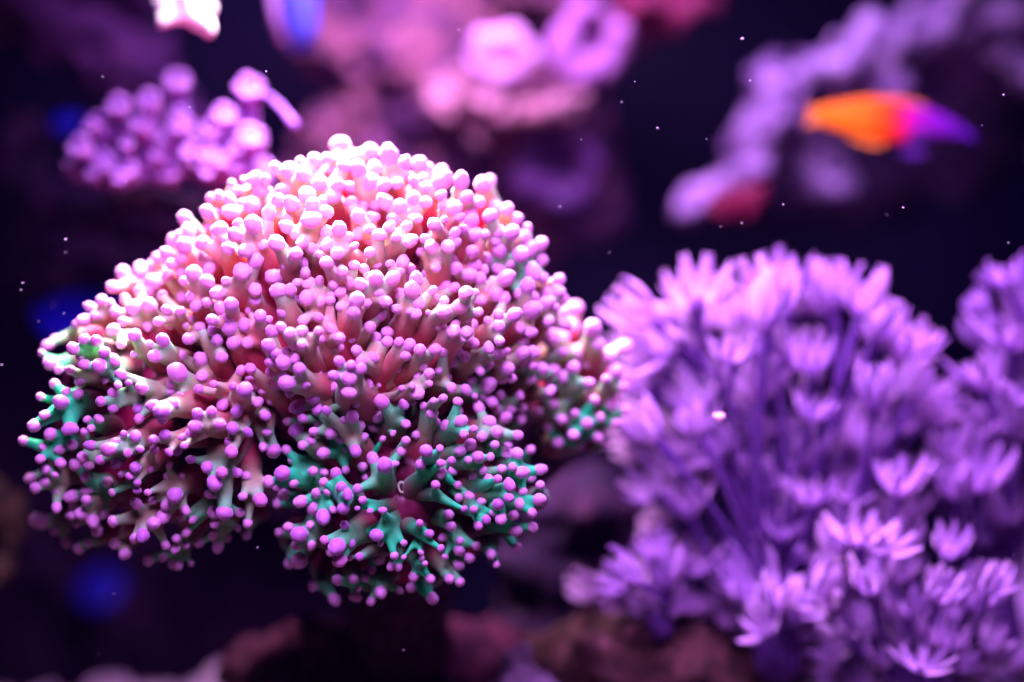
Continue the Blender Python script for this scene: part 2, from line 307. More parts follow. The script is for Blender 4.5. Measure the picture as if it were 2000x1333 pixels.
# head bodies: fleshy crimson mounds a little under the bulbs, joined to one stony skeleton
def mound(h, inset, name):
    r = (h[2] - inset) * PX, h[5] * 0.80, (h[3] - inset) * PX
    v, f = ico(5)
    c = P(h[0], h[1], h[4] + 0.024); k = h[4] / FOC
    out = []
    for p in v:
        q = Vector((p[0] * r[0] * k, p[1] * r[1], p[2] * r[2] * k))
        nn = Vector(p)
        q += nn * (0.006 * noise.fractal(q * 28 + c * 3, 1.0, 2.0, 4) + 0.0022 * noise.noise(q * 150))
        out.append(q + c)
    return pydata(name, out, f)
for h, ins in zip(HEADS, (115, 110, 72, 66)):
    link('flesh', mound(h, ins, 'flesh'), M_FLESH, coral, inv=CI)
# oral disc with mouth in the lower head, and the small mouth above it
def oral_disc(px, py, d, R, tilt, lip):
    nr, na = 16, 72; v, f, st = [], [], []
    for i in range(nr + 1):
        r = i / nr
        for k in range(na):
            a = 2 * math.pi * k / na
            ridge = 0.5 + 0.5 * math.cos(a * 12 + 0.6 * math.sin(3 * a))
            z = -0.7 * max(0, r - 0.5) ** 1.5 * 2 - 0.14 * math.exp(-(r / 0.13) ** 2) + 0.012 * ridge * min(1, r * 3) + 0.03 * math.sin(2 * a + 1) * r
            rq = r * (1 + 0.10 * math.sin(3 * a + 0.5) + 0.06 * math.sin(5 * a)); v.append(Vector((rq * math.cos(a) * R, -z * R, rq * math.sin(a) * R)))
            st.append((0.6 + 0.4 * ridge ** 0.6) * (1 if r > 0.16 else r / 0.16) )
    for i in range(nr):
        for k in range(na):
            a, b = i * na + k, i * na + (k + 1) % na
            f.append([a, b, b + na, a + na])
    me = pydata('oral_disc', v, f); at = me.attributes.new('stripe', 'FLOAT', 'POINT'); at.data.foreach_set('value', st)
    o = link('oral_disc', me, M_DISC, coral, inv=CI); o.location = P(px, py, d); o.rotation_euler = (tilt, 0, 0)
    pts = [(lip * 0.62 * math.cos(t) * (1 + 0.12 * math.sin(3 * t)), 0, lip * math.sin(t) * (1 + 0.1 * math.cos(2 * t + 1))) for t in [2 * math.pi * i / 28 for i in range(29)]]
    tv, tf = tube(pts, [lip * 0.20] * 29, 8, False)
    m = link('mouth', pydata('mouth', tv, tf), M_MOUTH, o); m.location = (0, -0.0004, 0)
    bmm = bmesh.new(); bmesh.ops.create_uvsphere(bmm, u_segments=16, v_segments=8, radius=1)
    for q in bmm.verts: q.co = Vector((q.co.x * lip * 0.6, q.co.y * 0.0006, q.co.z * lip * 0.95))
    link('throat', bm_mesh(bmm, 'throat'), M_THROAT, o).location = (0, 0.0, 0)
oral_disc(785, 952, 0.6155, 0.022, -0.12, 0.0021)
sk = blob_union([(P(780 + 12 * math.sin(i), 900 + i * 26, 0.70 + 0.004 * i), 0.030 - 0.0004 * i) for i in range(16)]
                + [(P(500 - i * 10, 800 + i * 9, 0.68 + 0.002 * i), 0.018) for i in range(6)] + [(P(560 + i * 22, 880 + i * 16, 0.69), 0.018) for i in range(10)]
                + [(P(1100 - i * 26, 830 + i * 22, 0.715), 0.017) for i in range(12)], 0.003, 4, 'skeleton')
link('skeleton', sk, M_SKEL, coral, inv=CI)

# bulb shapes shared by all the tips
def bulb_mesh(kind):
    v, f = ICO3; out = []
    for p in v:
        x, y, z = p
        if kind == 0: q = (x, y * 0.94, z * 1.12)
        elif kind == 1: s = 1 - 0.16 * (1 - z) / 2; q = (x * s, y * s, z * 1.34)
        elif kind == 2: s = 1.05 - 0.10 * (1 - z) / 2; q = (x * s * 1.06, y * s * 0.95, z * 0.92)
        elif kind == 3: q = (x * 1.16, y * 0.92, z * 0.95 + 0.28 * x * x - 0.12)
        else: s = 1 + 0.10 * math.sin(3 * z + 1); q = (x * s * 0.95, y * s, z * 1.55)
        w = 1 + 0.13 * noise.noise(Vector(p) * 1.5 + Vector((random.uniform(0, 50), 0, 0)))
        out.append((q[0] * w, q[1] * w, q[2] * w))
    me = pydata('tip', out, f); me.materials.append(M_TIP); return me
BULBS = [bulb_mesh(k) for k in range(5)] + [bulb_mesh(k) for k in range(5)]

# group bulbs into branching tentacles
free = list(range(len(TIPS))); random.shuffle(free)
free.sort(key=lambda i: -TIPS[i][2])
used = set(); CL = []
for i in free:
    if i in used: continue
    a = TIPS[i]
    k = random.choice((3, 4, 5, 6, 8) if a[4] in (0, 3) else ((3, 5, 6, 7, 9) if a[4] == 1 else (2, 3, 4, 5, 6))); lim = random.uniform(60, 92)
    cand = sorted((math.hypot(TIPS[j][0] - a[0], TIPS[j][1] - a[1]) + abs(TIPS[j][3] - a[3]) / PX * 0.6, j) for j in free
                  if j not in used and j != i and TIPS[j][4] == a[4])
    grp = [i] + [j for dd, j in cand[:k - 1] if dd < lim]
    used.update(grp); CL.append(grp)
    gx, gy = np.mean([TIPS[j][0] for j in grp]), np.mean([TIPS[j][1] for j in grp]); lift = random.uniform(-0.006, 0.010)
    for j in grp: TIPS[j][3] += lift + 0.16 * math.hypot(TIPS[j][0] - gx, TIPS[j][1] - gy) * PX
order = sorted(range(len(TIPS)), key=lambda i: -(TIPS[i][2] - 700 * max(0, TIPS[i][3] - 0.6)))
SINGLE = set(order[:300])
rest_v, rest_f, rest_n = [], [], 0
for grp in CL:
    tp = [TIPS[i] for i in grp]; h = HEADS[tp[0][4]]; hi = tp[0][4]
    cx, cy = np.mean([t[0] for t in tp]), np.mean([t[1] for t in tp]); cd = np.mean([t[3] for t in tp])
    rx, ry = h[6], h[7]
    dx, dy = rx - cx, ry - cy; L = math.hypot(dx, dy) + 1e-6
    reach = min(L * 0.6, 58 if hi in (0, 3) else (78 if hi == 1 else 60)) * random.uniform(.7, 1.3)
    bx, by = cx + dx / L * reach, cy + dy / L * reach
    if hi == 0: by += 22
    bx += random.uniform(-24, 24) * (1.8 if hi == 2 else 1); by += random.uniform(-20, 20) * (1.8 if hi == 2 else 1)
    bd = max(cd + 0.020, min(surf(bx, by, hi == 3)[0] + 0.030, cd + 0.036))
    B = P(bx, by, bd)
    TW = [P(t[0], t[1], t[3]) for t in tp]
    C = sum(TW, Vector()) / len(TW)
    out = (C - B).normalized()
    J = B.lerp(C, 0.66 if len(tp) > 1 else 0.5)
    if len(tp) > 1: J = J - Vector((0, 0, 0.001 if hi == 0 else 0))
    rt = np.mean([t[2] for t in tp]) * PX
    nb = len(tp) ** 0.5; r0 = min(rt * (1.5 + 0.85 * nb) * random.uniform(0.9, 1.3), 0.0135); rj = min(rt * (0.80 + 0.58 * nb), 0.0078)
    balls, sk_t = [], []
    mid = B.lerp(J, 0.5) + Vector((random.uniform(-1, 1), random.uniform(-1, 1), random.uniform(-1, 1))) * 0.0016
    for q in range(13):
        t = q / 12; p = bez(B, mid, J, 12)[q]
        balls.append((p, r0 * (1 - t) + rj * t)); sk_t.append(0.60 * t)
    ends = []
    for t, T in zip(tp, TW):
        tr = t[2] * PX * t[3] / FOC
        ctrl = J.lerp(T, 0.5) + out * (T - J).length * 0.05 + Vector((random.uniform(-1, 1), random.uniform(-1, 1), random.uniform(-1, 1))) * 0.0012
        path = bez(J, ctrl, T, 10)
        axis = (T - path[-3]).normalized()
        ends.append((T, axis, tr))
        for q, p in enumerate(path[:-1]):
            u = q / 10
            r = rj * (1 - u) ** 1.9 + tr * (0.94 - 0.07 * u) * (1 - (1 - u) ** 1.9)
            balls.append((p, r)); sk_t.append(0.60 + 0.45 * u)
    me = blob_union(balls, 0.00085, 5, 'tentacle')
    V = verts_of(me); Bc = np.array([b[0][:] for b in balls]); Br = np.array([b[1] for b in balls]); Bt = np.array(sk_t)
    D = np.linalg.norm(V[:, None] - Bc[None], axis=2) - Br[None]
    w = np.exp(-D / 0.0007 + (D.min(1) / 0.0007)[:, None]); al = (w * Bt).sum(1) / w.sum(1)
    at = me.attributes.new('along', 'FLOAT', 'POINT'); at.data.foreach_set('value', al)
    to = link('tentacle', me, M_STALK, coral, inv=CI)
    to['greenness'] = float(greenness(cx, cy))
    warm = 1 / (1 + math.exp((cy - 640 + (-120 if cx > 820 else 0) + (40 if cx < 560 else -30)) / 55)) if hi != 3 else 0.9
    for i, (T, axis, tr) in zip(grp, ends):
        spin = Matrix.Rotation(random.uniform(0, 6.28), 4, 'Z')
        M = Matrix.Translation(T) @ axis.to_track_quat('Z', 'Y').to_matrix().to_4x4() @ spin @ Matrix.Diagonal((tr, tr, tr, 1))
        bk = random.choices(range(10), (5, 4, 4, 2, 3) * 2)[0]
        if i in SINGLE:
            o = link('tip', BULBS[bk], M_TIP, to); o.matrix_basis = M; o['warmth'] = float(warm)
        else:
            bv = verts_of(BULBS[bk]); Mn = np.array(M)
            rest_v.append(bv @ Mn[:3, :3].T + Mn[:3, 3]); rest_f += [[a + rest_n for a in q] for q in ICO3[1]]; rest_n += len(bv)
if rest_v:
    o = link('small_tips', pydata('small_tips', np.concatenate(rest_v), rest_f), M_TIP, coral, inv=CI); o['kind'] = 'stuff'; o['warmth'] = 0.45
print('tips', len(TIPS), 'tentacles', len(CL), 'rest', rest_n // 642)

# ------------------------------------------------------------------ pulse corals (feathery lavender polyps)
def xenia_mat(name, c0, c1):
    m, nt, b = new_mat(name)
    oi = N(nt, 'ShaderNodeObjectInfo')
    nt.links.new(ramp(nt, oi.outputs['Random'], [(0, c0), (1, c1)]), b.inputs['Base Color'])
    flesh_bits(b, 0.0, (0.004, 0.002, 0.005), 0.2, (0.8, 0.5, 1.0), 0.6, 0.2)
    tr = N(nt, 'ShaderNodeBsdfTranslucent'); nt.links.new(ramp(nt, oi.outputs['Random'], [(0, c0), (1, c1)]), tr.inputs[0])
    mx = N(nt, 'ShaderNodeMixShader'); mx.inputs[0].default_value = 0.45
    nt.links.new(b.outputs[0], mx.inputs[1]); nt.links.new(tr.outputs[0], mx.inputs[2])
    nt.links.new(mx.outputs[0], nt.nodes['Material Output'].inputs[0])
    return m
M_XT = xenia_mat('pulse_coral_tentacle', (0.60, 0.35, 0.80), (0.78, 0.50, 0.86))
M_XS = xenia_mat('pulse_coral_stem', (0.13, 0.045, 0.27), (0.19, 0.07, 0.34))
def feather(curl, flare):
    """one feathered tentacle of unit length: starts along +Z, leans out along +X"""
    v, f, n = [], [], 0
    path, ang = [], curl[0]; p = Vector((0, 0, 0)); k = 18
    for i in range(k + 1):
        path.append(p.copy()); t = i / k
        ang = curl[0] + (curl[1] - curl[0]) * t
        p = p + Vector((math.sin(ang), 0, math.cos(ang))) / k
    tv, tf = tube(path, [0.052 * (1 - 0.45 * (i / k) ** 3) for i in range(k + 1)], 6); v += tv; f += tf; n = len(v)
    for i in range(2, k + 1):
        t = (path[min(i + 1, k)] - path[i - 1]).normalized()
        for s in (-1, 1):
            ln = flare * (0.55 + 0.45 * math.sin(math.pi * min(1, i / k + 0.1)))
            e = path[i] + Vector((0, s, 0)) * ln + t * ln * 0.75
            m = path[i].lerp(e, 0.55)
            pv, pf = tube([path[i], m, e], [0.020, 0.019, 0.009], 3)
            v += pv; f += [[a + n for a in q] for q in pf]; n += len(pv)
    me = pydata('tentacle', v, f); me.materials.append(M_XT); return me
FEATHERS = [feather((0.85, 0.05), 0.17), feather((1.0, 0.40), 0.18), feather((0.75, -0.30), 0.16), feather((1.15, 0.75), 0.18)]
def xenia(label, base, polyps, depth, group='pulse coral colonies', trunk_r=0.011):
    B = P(*base, depth); root, inv = thing('pulse_coral', B, label, 'coral', group)
    top = P(base[0] + (np.mean([p[0] for p in polyps]) - base[0]) * 0.35, base[1] - (base[1] - np.mean([p[1] for p in polyps])) * 0.35, depth)
    balls = [(B.lerp(top, t / 8) , trunk_r * (1.15 - 0.05 * t)) for t in range(9)]
    link('trunk', blob_union(balls, 0.003, 4, 'trunk'), M_XS, root, inv=inv)
    iv, jf, cnt = [], [], 0; sv, sf = [], []
    for (px, py, ang, ln, *inner) in polyps:
        d = depth + (random.uniform(0.004, 0.045) if inner else random.uniform(-0.035, 0.012))
        k = d / FOC * PX
        C = P(px, py, d); a = math.radians(ang + random.uniform(-8, 8))
        ax = Vector((math.sin(a), random.uniform(-0.75, 0.15), math.cos(a))).normalized()
        L = ln * k; s0 = top.lerp(B, random.uniform(0, 0.5)) + Vector((random.uniform(-.6, .6), random.uniform(-.6, .6), 0)) * trunk_r
        path = bez(s0, C - ax * (C - s0).length * 0.55, C, 12)
        cr = L * 0.12
        rad = [cr * ((0.30 if inner else 0.5) + (0.7 if inner else 0.5) * max(0, (i - 9) / 3)) for i in range(13)]
        path.append(C + ax * cr * 0.8); rad.append(cr * 0.75)
        v, f = tube(path, rad, 10)
        po = None if inner else link('polyp', pydata('polyp', v, f), M_XS, root, inv=inv)
        if inner: n0 = len(sv); sv += [tuple(x) for x in v]; sf += [[a + n0 for a in q] for q in f]
        fm = random.choices(range(4), (6, 4, 3, 1))[0]
        Q = ax.to_track_quat('Z', 'Y').to_matrix().to_4x4(); ph = random.uniform(0, 1)
        for q in range(8):
            Rz = Matrix.Rotation((q + ph + random.uniform(-.12, .12)) * math.pi / 4, 4, 'Z')
            sc = L * random.uniform(0.85, 1.12)
            M = Matrix.Translation(C) @ Q @ Rz @ Matrix.Translation((cr * 0.75, 0, 0)) @ Matrix.Rotation(random.uniform(-.12, .12), 4, 'Y') @ Matrix.Diagonal((sc, sc, sc, 1))
            fe = FEATHERS[fm if random.random() < 0.8 else random.randrange(4)]
            if po: link('tentacle', fe, M_XT, po).matrix_basis = M
            else:
                Mn = np.array(M); w = verts_of(fe) @ Mn[:3, :3].T + Mn[:3, 3]
                iv += [tuple(x) for x in w]; jf += [[a + cnt for a in p.vertices] for p in fe.polygons]; cnt += len(w)
    if sv: link('inner_stems', pydata('inner_stems', sv, sf), M_XS, root, inv=inv)['kind'] = 'stuff'
    if iv: link('inner_polyps', pydata('inner_polyps', iv, jf), M_XT, root, inv=inv)['kind'] = 'stuff'
    return root
random.seed(21)
def xc(lst):
    out = [(1150 + x / 1.509, 450 + y / 1.509, a, l / 1.509 * random.uniform(0.82, 1.12)) for x, y, a, l in lst]
    more = [(x + random.gauss(0, 46), y + random.uniform(-10, 120), a + random.uniform(-22, 22), l * random.uniform(.6, .9)) for x, y, a, l in out for _ in range(3) if random.random() < 0.8]
    return out + [m + (1,) for m in more if m[0] > 1225 or m[1] > 1000]
XA = xc([(330,215,-8,150),(520,290,0,165),(590,190,0,130),(510,190,-14,130),(800,250,12,160),(720,230,-5,140),(850,310,20,120),(950,370,12,120),(190,270,-50,150),(250,350,-45,140),(340,510,-32,150),(490,500,4,150),(655,415,0,120),(420,390,-6,110),(840,520,5,130),(650,560,10,110),(640,690,15,140),(380,690,-34,130),(540,770,4,130),(440,640,-45,100),(820,660,0,100),(650,810,0,110),(570,910,0,110),(770,800,0,90),(910,780,6,130),(630,970,18,110),(500,1090,-18,160),(560,1120,0,120),(430,1060,-30,110),(600,1160,10,110),(520,1190,-20,110),(680,1080,10,110),(720,960,5,110),(760,880,0,100),(170,470,-60,140),(200,620,-46,130),(190,780,-40,120),(270,720,-6,110),(300,840,-14,110),(330,600,-20,110),(950,500,18,120)])
XB = xc([(720,1110,-45,110),(830,1070,-12,130),(940,1140,0,110),(1030,1090,8,120),(1120,1110,18,120),(1060,1230,0,100),(990,1200,-6,90),(840,1190,-36,100),(1090,1290,14,90),(920,1230,-12,100),(1180,1070,18,110),(800,930,-10,120),(880,950,5,100),(1060,960,0,100),(900,1040,0,110),(980,1300,0,100),(870,1290,-20,100),(1170,1240,20,100),(1150,1180,10,100),(760,1200,-40,90)])
XC = xc([(1170,470,-10,130),(1250,500,5,140),(1150,760,0,160),(1070,670,-10,150),(1080,790,0,120),(1240,170,-30,110),(1250,350,0,140),(1265,620,0,140),(1210,860,5,120),(1275,260,-10,120),(1040,560,-12,110),(1180,600,0,120)])
XD = xc([(150,1040,-52,130),(225,1050,-6,140),(110,1055,-66,90),(270,1010,18,120),(190,960,-20,90)])
xenia('large bushy lavender pulse coral beside the pink frogspawn coral', (1520, 1290), XA, 0.738)
xenia('low pale lilac pulse coral with curled feathery tips at bottom corner', (1810, 1420), XB, 0.715)
xenia('lavender pulse coral cut off by the picture edge at the far right', (1950, 1250), XC, 0.765)
xenia('small bluish lilac pulse coral tuft low between brown rock and big lavender colony', (1290, 1230), XD, 0.735, trunk_r=0.006)

# ------------------------------------------------------------------ live rock
random.seed(5)
R_PINK = rock_mat('coralline_rock', [(0.03, 0.008, 0.05), (0.14, 0.05, 0.16), (0.36, 0.15, 0.16), (0.62, 0.36, 0.42)], 22)
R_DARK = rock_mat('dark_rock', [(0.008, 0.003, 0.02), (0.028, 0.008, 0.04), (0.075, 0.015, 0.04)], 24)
R_BROWN = rock_mat('brown_rock', [(0.02, 0.008, 0.008), (0.08, 0.03, 0.025), (0.20, 0.09, 0.10)], 50)
R_LILAC = rock_mat('lilac_rock', [(0.06, 0.025, 0.09), (0.24, 0.13, 0.32), (0.60, 0.42, 0.70), (0.80, 0.62, 0.86)], 24)
R_PALE = rock_mat('pale_rock', [(0.10, 0.06, 0.14), (0.34, 0.22, 0.36), (0.5, 0.34, 0.46)], 40)
def rock(name, label, blobs, mat, amp=0.010, freq=22, cat='rock', voxel=0.0045, group=None, lumps=9, down=True):
    """blobs: (px, py, distance, rx, depth radius, rz) in photo pixels at that distance"""
    balls = []
    for px, py, d, rx, rd, rz in blobs:
        k = d / FOC * PX; balls.append((P(px, py, d), (rx * k, rd * k, rz * k)))
        if down and py > 900:
            c = P(px, py, d); nz = max(2, int(c.z / 0.03))
            balls += [(Vector((c.x, c.y + 0.01 * q, c.z * (1 - q / nz))), (rx * k * (1 + 0.1 * q), rd * k * (1 + .1 * q), 0.03)) for q in range(1, nz + 1)]
        for _ in range(lumps):
            q = Vector((random.gauss(0, 1), -abs(random.gauss(0, 1)), random.gauss(0, 1))).normalized()
            r = random.uniform(10, 30) * k * min(1, rx / 60)
            balls.append((P(px, py, d) + Vector((q.x * rx, q.y * rd, q.z * rz)) * k, (r * random.uniform(.8, 1.4), r, r * random.uniform(.6, 1.1))))
    me = blob_union(balls, voxel, 3, name)
    V = verts_of(me); nr = np.empty(len(V) * 3); me.vertices.foreach_get('normal', nr); nr = nr.reshape(-1, 3)
    off = Vector((random.uniform(0, 9),) * 3)
    disp = np.array([noise.fractal(Vector(p) * freq + off, 0.8, 2.1, 5) + 0.6 * noise.noise(Vector(p) * freq * 0.4 + off) - 1.3 * max(0, noise.noise(Vector(p) * freq * 1.3 + off * 2) - 0.15) * 2 for p in V])
    set_verts(me, V + nr * disp[:, None] * amp)
    return tag(link(name, me, mat), label, cat, group)
rock('live_rock', 'broad purple and pink encrusted rock behind the top of the pink coral',
     [(700,60,1.12,150,140,130),(850,120,1.10,160,140,150),(820,-60,1.14,300,160,120),(1000,215,1.06,150,120,42),(920,190,1.07,110,110,60),(1100,200,1.06,70,90,34),(760,300,1.13,200,140,110),(950,350,1.12,150,140,100),
      (1120,-30,1.12,160,120,110),(1060,430,1.13,130,120,60),(1170,330,1.13,36,80,110),(1040,250,1.12,90,100,70),(640,420,1.14,160,120,90),(800,600,1.16,300,120,250),(620,800,1.18,240,120,200)], R_PINK, 0.016, 26, lumps=16)
rock('live_rock', 'dim purple rock slope at the upper left corner',
     [(60,40,1.02,120,120,60),(160,80,1.03,110,100,70),(240,130,1.05,100,90,70),(-60,-20,1.02,140,100,80),(300,230,1.09,90,90,90),(200,-20,1.06,200,120,60),(-220,200,1.06,120,110,260),(-260,560,1.08,130,120,300),(-260,940,1.1,140,120,200)],
     rock_mat('purple_rock', [(0.015, 0.005, 0.03), (0.09, 0.025, 0.12), (0.24, 0.08, 0.20)], 24), 0.012, 26)
rock('reef_wall', 'near black reef wall in deep shadow at the left behind the added blue discs',
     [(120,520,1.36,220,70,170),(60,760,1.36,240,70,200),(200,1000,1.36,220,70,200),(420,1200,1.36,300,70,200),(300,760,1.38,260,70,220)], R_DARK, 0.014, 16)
rock('encrusting_coral', 'bright salmon pink ledge of encrusting coral on the purple rock',
     [(900,200,1.03,46,40,30),(950,205,1.02,50,46,28),(1000,212,1.02,50,46,26),(1050,212,1.015,46,46,24),(1100,206,1.02,42,40,22),(1135,200,1.02,26,36,22),(925,235,1.03,26,26,34),(880,170,1.04,40,36,34),(935,262,1.035,16,20,24)],
     rock_mat('salmon_crust', [(0.34, 0.12, 0.10), (0.66, 0.36, 0.38), (0.85, 0.62, 0.66)], 40), 0.009, 44, 'coral', 0.003, lumps=7)
arm = [(1345,405,26),(1370,385,30),(1400,365,34),(1430,345,36),(1465,315,32),(1490,280,36),(1515,240,42),(1540,200,46),(1560,160,48),(1590,120,52),(1640,100,46),(1690,95,42),(1740,90,40),(1790,80,44),(1840,60,52),(1890,30,60),(1960,60,70),(2050,140,80),(2110,260,90),(2140,420,100),(2150,600,110),(2150,800,120),(2150,1000,130)]
rock('rock_arch', 'pale lilac rock arch rising behind the orange fish',
     [(x, y, 1.02 + 0.0001 * i, r, r * 1.2, r) for i, (x, y, r) in enumerate(arm)] + [(1700,160,1.03,30,50,40),(1735,175,1.03,26,40,30),(1640,150,1.03,40,50,36),(1600,330,1.06,40,40,60),(1850,140,1.05,50,50,70),(1520,170,1.06,50,40,60),(1470,250,1.06,46,40,60)], R_LILAC, 0.016, 34, voxel=0.0035, lumps=0)
rock('rock_mass', 'dark rock filling the shadows behind the orange fish', [(1700,330,1.22,160,80,150),(1900,200,1.20,120,80,220),(1560,360,1.22,120,80,80)], R_DARK, 0.014, 14)
rock('crimson_sponge', 'dark crimson sponge under the foot of the lilac rock arch', [(1440,395,0.95,46,40,34),(1475,375,0.95,30,34,26),(1410,410,0.95,28,30,24)],
     plain_mat('crimson_sponge', (0.12, 0.004, 0.02), (0.20, 0.01, 0.04), 60, bmp=0.3), 0.005, 40, 'sponge', 0.004)
rock('crimson_sponge', 'crimson encrusting sponge at the top edge right of the ring polyps', [(1290,20,1.02,90,60,44),(1240,60,1.03,50,50,40)],
     plain_mat('dull_red_sponge', (0.14, 0.01, 0.04), (0.22, 0.03, 0.08), 40, bmp=0.3), 0.008, 30, 'sponge', 0.004)
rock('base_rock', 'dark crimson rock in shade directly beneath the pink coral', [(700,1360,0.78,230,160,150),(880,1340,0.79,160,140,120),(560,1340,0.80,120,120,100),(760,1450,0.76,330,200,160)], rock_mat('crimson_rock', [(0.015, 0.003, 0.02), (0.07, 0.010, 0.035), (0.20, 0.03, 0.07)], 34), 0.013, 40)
rock('brown_rock', 'knobbly brown rock along the bottom edge below the small lilac tuft', [(1200,1290,0.77,170,150,110),(1330,1300,0.76,150,140,90),(1100,1330,0.78,120,120,110),(1450,1350,0.77,120,120,90)], R_BROWN, 0.008, 46)
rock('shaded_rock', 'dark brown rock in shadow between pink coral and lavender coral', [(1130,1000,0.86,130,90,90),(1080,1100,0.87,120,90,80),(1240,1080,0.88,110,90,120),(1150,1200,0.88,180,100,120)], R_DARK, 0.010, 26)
rock('pale_rock', 'pale pink rubble ridge at the bottom left edge', [(340,1368,0.90,120,110,44),(200,1385,0.91,110,90,40),(60,1380,0.91,90,80,40),(425,1375,0.89,50,60,40)], R_PALE, 0.011, 50)
rock('pale_rock', 'small pale pink rock lump at the bottom edge beside the brown rock', [(1015,1310,0.74,36,40,44),(1030,1350,0.74,60,50,40),(990,1370,0.74,60,50,40)], R_PALE, 0.005, 60, voxel=0.004)
rock('brown_rock', 'dull orange brown rock at the left edge below the coral lobe', [(-15,1035,0.82,56,60,60),(-60,1090,0.82,90,80,60),(5,1000,0.82,26,40,26),(-180,1200,0.84,140,80,200)], rock_mat('orange_rock', [(0.006, 0.002, 0.002), (0.022, 0.007, 0.005), (0.06, 0.02, 0.012)], 40), 0.014, 40, down=False)
rock('rock_mass', 'shadowy purple rock under the lilac button polyps', [(300,395,0.83,90,60,26),(280,440,0.90,110,80,60),(180,400,0.93,120,80,50),(40,300,0.95,60,60,90),(350,400,0.93,110,80,46),(230,560,1.0,200,100,90)], R_DARK, 0.010, 26)

# added blue discs standing in for blue light in the gaps on the left
M_BLUE = plain_mat('blue_light_paint', (0.002, 0.003, 0.26), (0.004, 0.006, 0.4), 60, 0.0)
M_BLUE2 = plain_mat('bright_blue_light_paint', (0.01, 0.012, 0.85), (0.02, 0.02, 1.0), 60)
def light_disc(label, px, py, d, R, tilt, m, ring=0.0):
    """fluted disc on a short foot"""
    root, inv = thing('blue_light_disc', P(px, py, d), label, 'coral')
    k = d / FOC * PX * R; nr, na = 14, 48; v, f = [], []
    for i in range(nr + 1):
        r = i / nr
        for q in range(na):
            a = 2 * math.pi * q / na
            rr = r * (1 + 0.06 * math.sin(5 * a + px) + 0.04 * math.sin(9 * a))
            z = 0.16 * math.sin(math.pi * min(1, r * 1.05)) + ring * math.exp(-((r - 0.72) / 0.18) ** 2) - ring * 0.6 * math.exp(-(r / 0.4) ** 2) - 0.22 * max(0, r - 0.85) * 6 * 0.3
            v.append((rr * math.cos(a) * k, rr * math.sin(a) * k, z * k))
    for i in range(nr):
        for q in range(na):
            a, b = i * na + q, i * na + (q + 1) % na
            f.append([a, b, b + na, a + na])
    o = link('disc', pydata('disc', v, f), m, root)
    o.rotation_euler = (tilt, 0, 0)
    md = o.modifiers.new('thick', 'SOLIDIFY'); md.thickness = k * 0.12
    tv, tf = tube([(0, 0.9 * k, -0.5 * k), (0, 0.4 * k, -0.25 * k), (0, 0, 0)], [k * 0.34, k * 0.26, k * 0.4], 14)
    link('foot', pydata('foot', tv, tf), m, root)
light_disc('added deep blue disc standing in for blue light behind the left shoulder of the pink coral', 150, 615, 0.95, 80, 0.55, M_BLUE2)
light_disc('added deep blue disc standing in for light in the dark below the left coral lobe', 195, 1150, 1.26, 44, 0.9, M_BLUE)
light_disc('small added blue disc standing in for light left of the lilac button polyps', 130, 240, 1.0, 30, 0.8, M_BLUE)
# pale ring polyps on the rock
M_RING = plain_mat('ring_polyp', (0.66, 0.36, 0.62), (0.80, 0.52, 0.74), 50, 0.2, bmp=0.2)
M_RING2 = plain_mat('ring_polyp_dim', (0.40, 0.18, 0.44), (0.56, 0.28, 0.54), 50, 0.2, bmp=0.2)
M_RING3 = plain_mat('ring_polyp_dark', (0.03, 0.01, 0.06), (0.18, 0.06, 0.24), 40, 0.0, bmp=0.4)
M_CUP = plain_mat('ring_polyp_centre', (0.20, 0.07, 0.30), (0.28, 0.12, 0.40), 50)
def ring_polyp(label, px, py, d, R, r, m, tilt, hole=0.5):
    root, inv = thing('ring_polyp', P(px, py, d), label, 'polyp')
    k = d / FOC * PX; n = 40
    balls = []
    for i in range(34):
        a = 2 * math.pi * i / 34; rr = R * (1 + 0.16 * noise.noise(Vector((2 * math.cos(a), px, 2 * math.sin(a)))) + random.uniform(-.10, .10))
        balls.append((Vector((rr * math.cos(a), random.uniform(-8, 8), rr * math.sin(a))) * k, r * k * random.uniform(0.55, 1.15) * (1.1 - 0.25 * math.sin(a))))
    me = blob_union(balls, 0.0028, 1, 'rim'); V = verts_of(me)
    set_verts(me, V + np.array([noise.noise_vector(Vector(p) * 60 + Vector((px, 0, 0)))[:] for p in V]) * 0.004)
    q = link('rim', me, m, root); q.rotation_euler = (tilt, 0, 0.15)
    bmm = bmesh.new(); bmesh.ops.create_uvsphere(bmm, u_segments=28, v_segments=14, radius=1)
    for w in bmm.verts: w.co = Vector((w.co.x * R * k, w.co.y * R * k * 0.4 + R * k * hole, w.co.z * R * k))
    c = link('centre', bm_mesh(bmm, 'centre'), M_RING if m is M_RING else M_CUP, root); c.rotation_euler = (tilt, 0, 0.15)
    tv, tf = tube([(0, R * k * 0.35, -R * k * 0.1), (0, R * k * 1.4, -R * k * 0.3), (0, R * k * 3.0, -R * k * 0.6)], [R * k * 1.02, R * k * 0.9, R * k * 0.8], 20)
    link('column', pydata('column', tv, tf), m, root)
ring_polyp('bright pale pink ring polyp on the purple rock, top centre', 980, 108, 1.00, 44, 26, M_RING, 0.75, 0.25)
ring_polyp('dimmer purple ring polyp with a dark hollow, right of the pale one', 1152, 82, 1.01, 58, 26, M_RING2, 0.45, 0.75)
ring_polyp('dull purple ring polyp with a black hollow below the pink ledge', 1085, 325, 1.05, 66, 26, M_RING3, 0.3, 1.3)

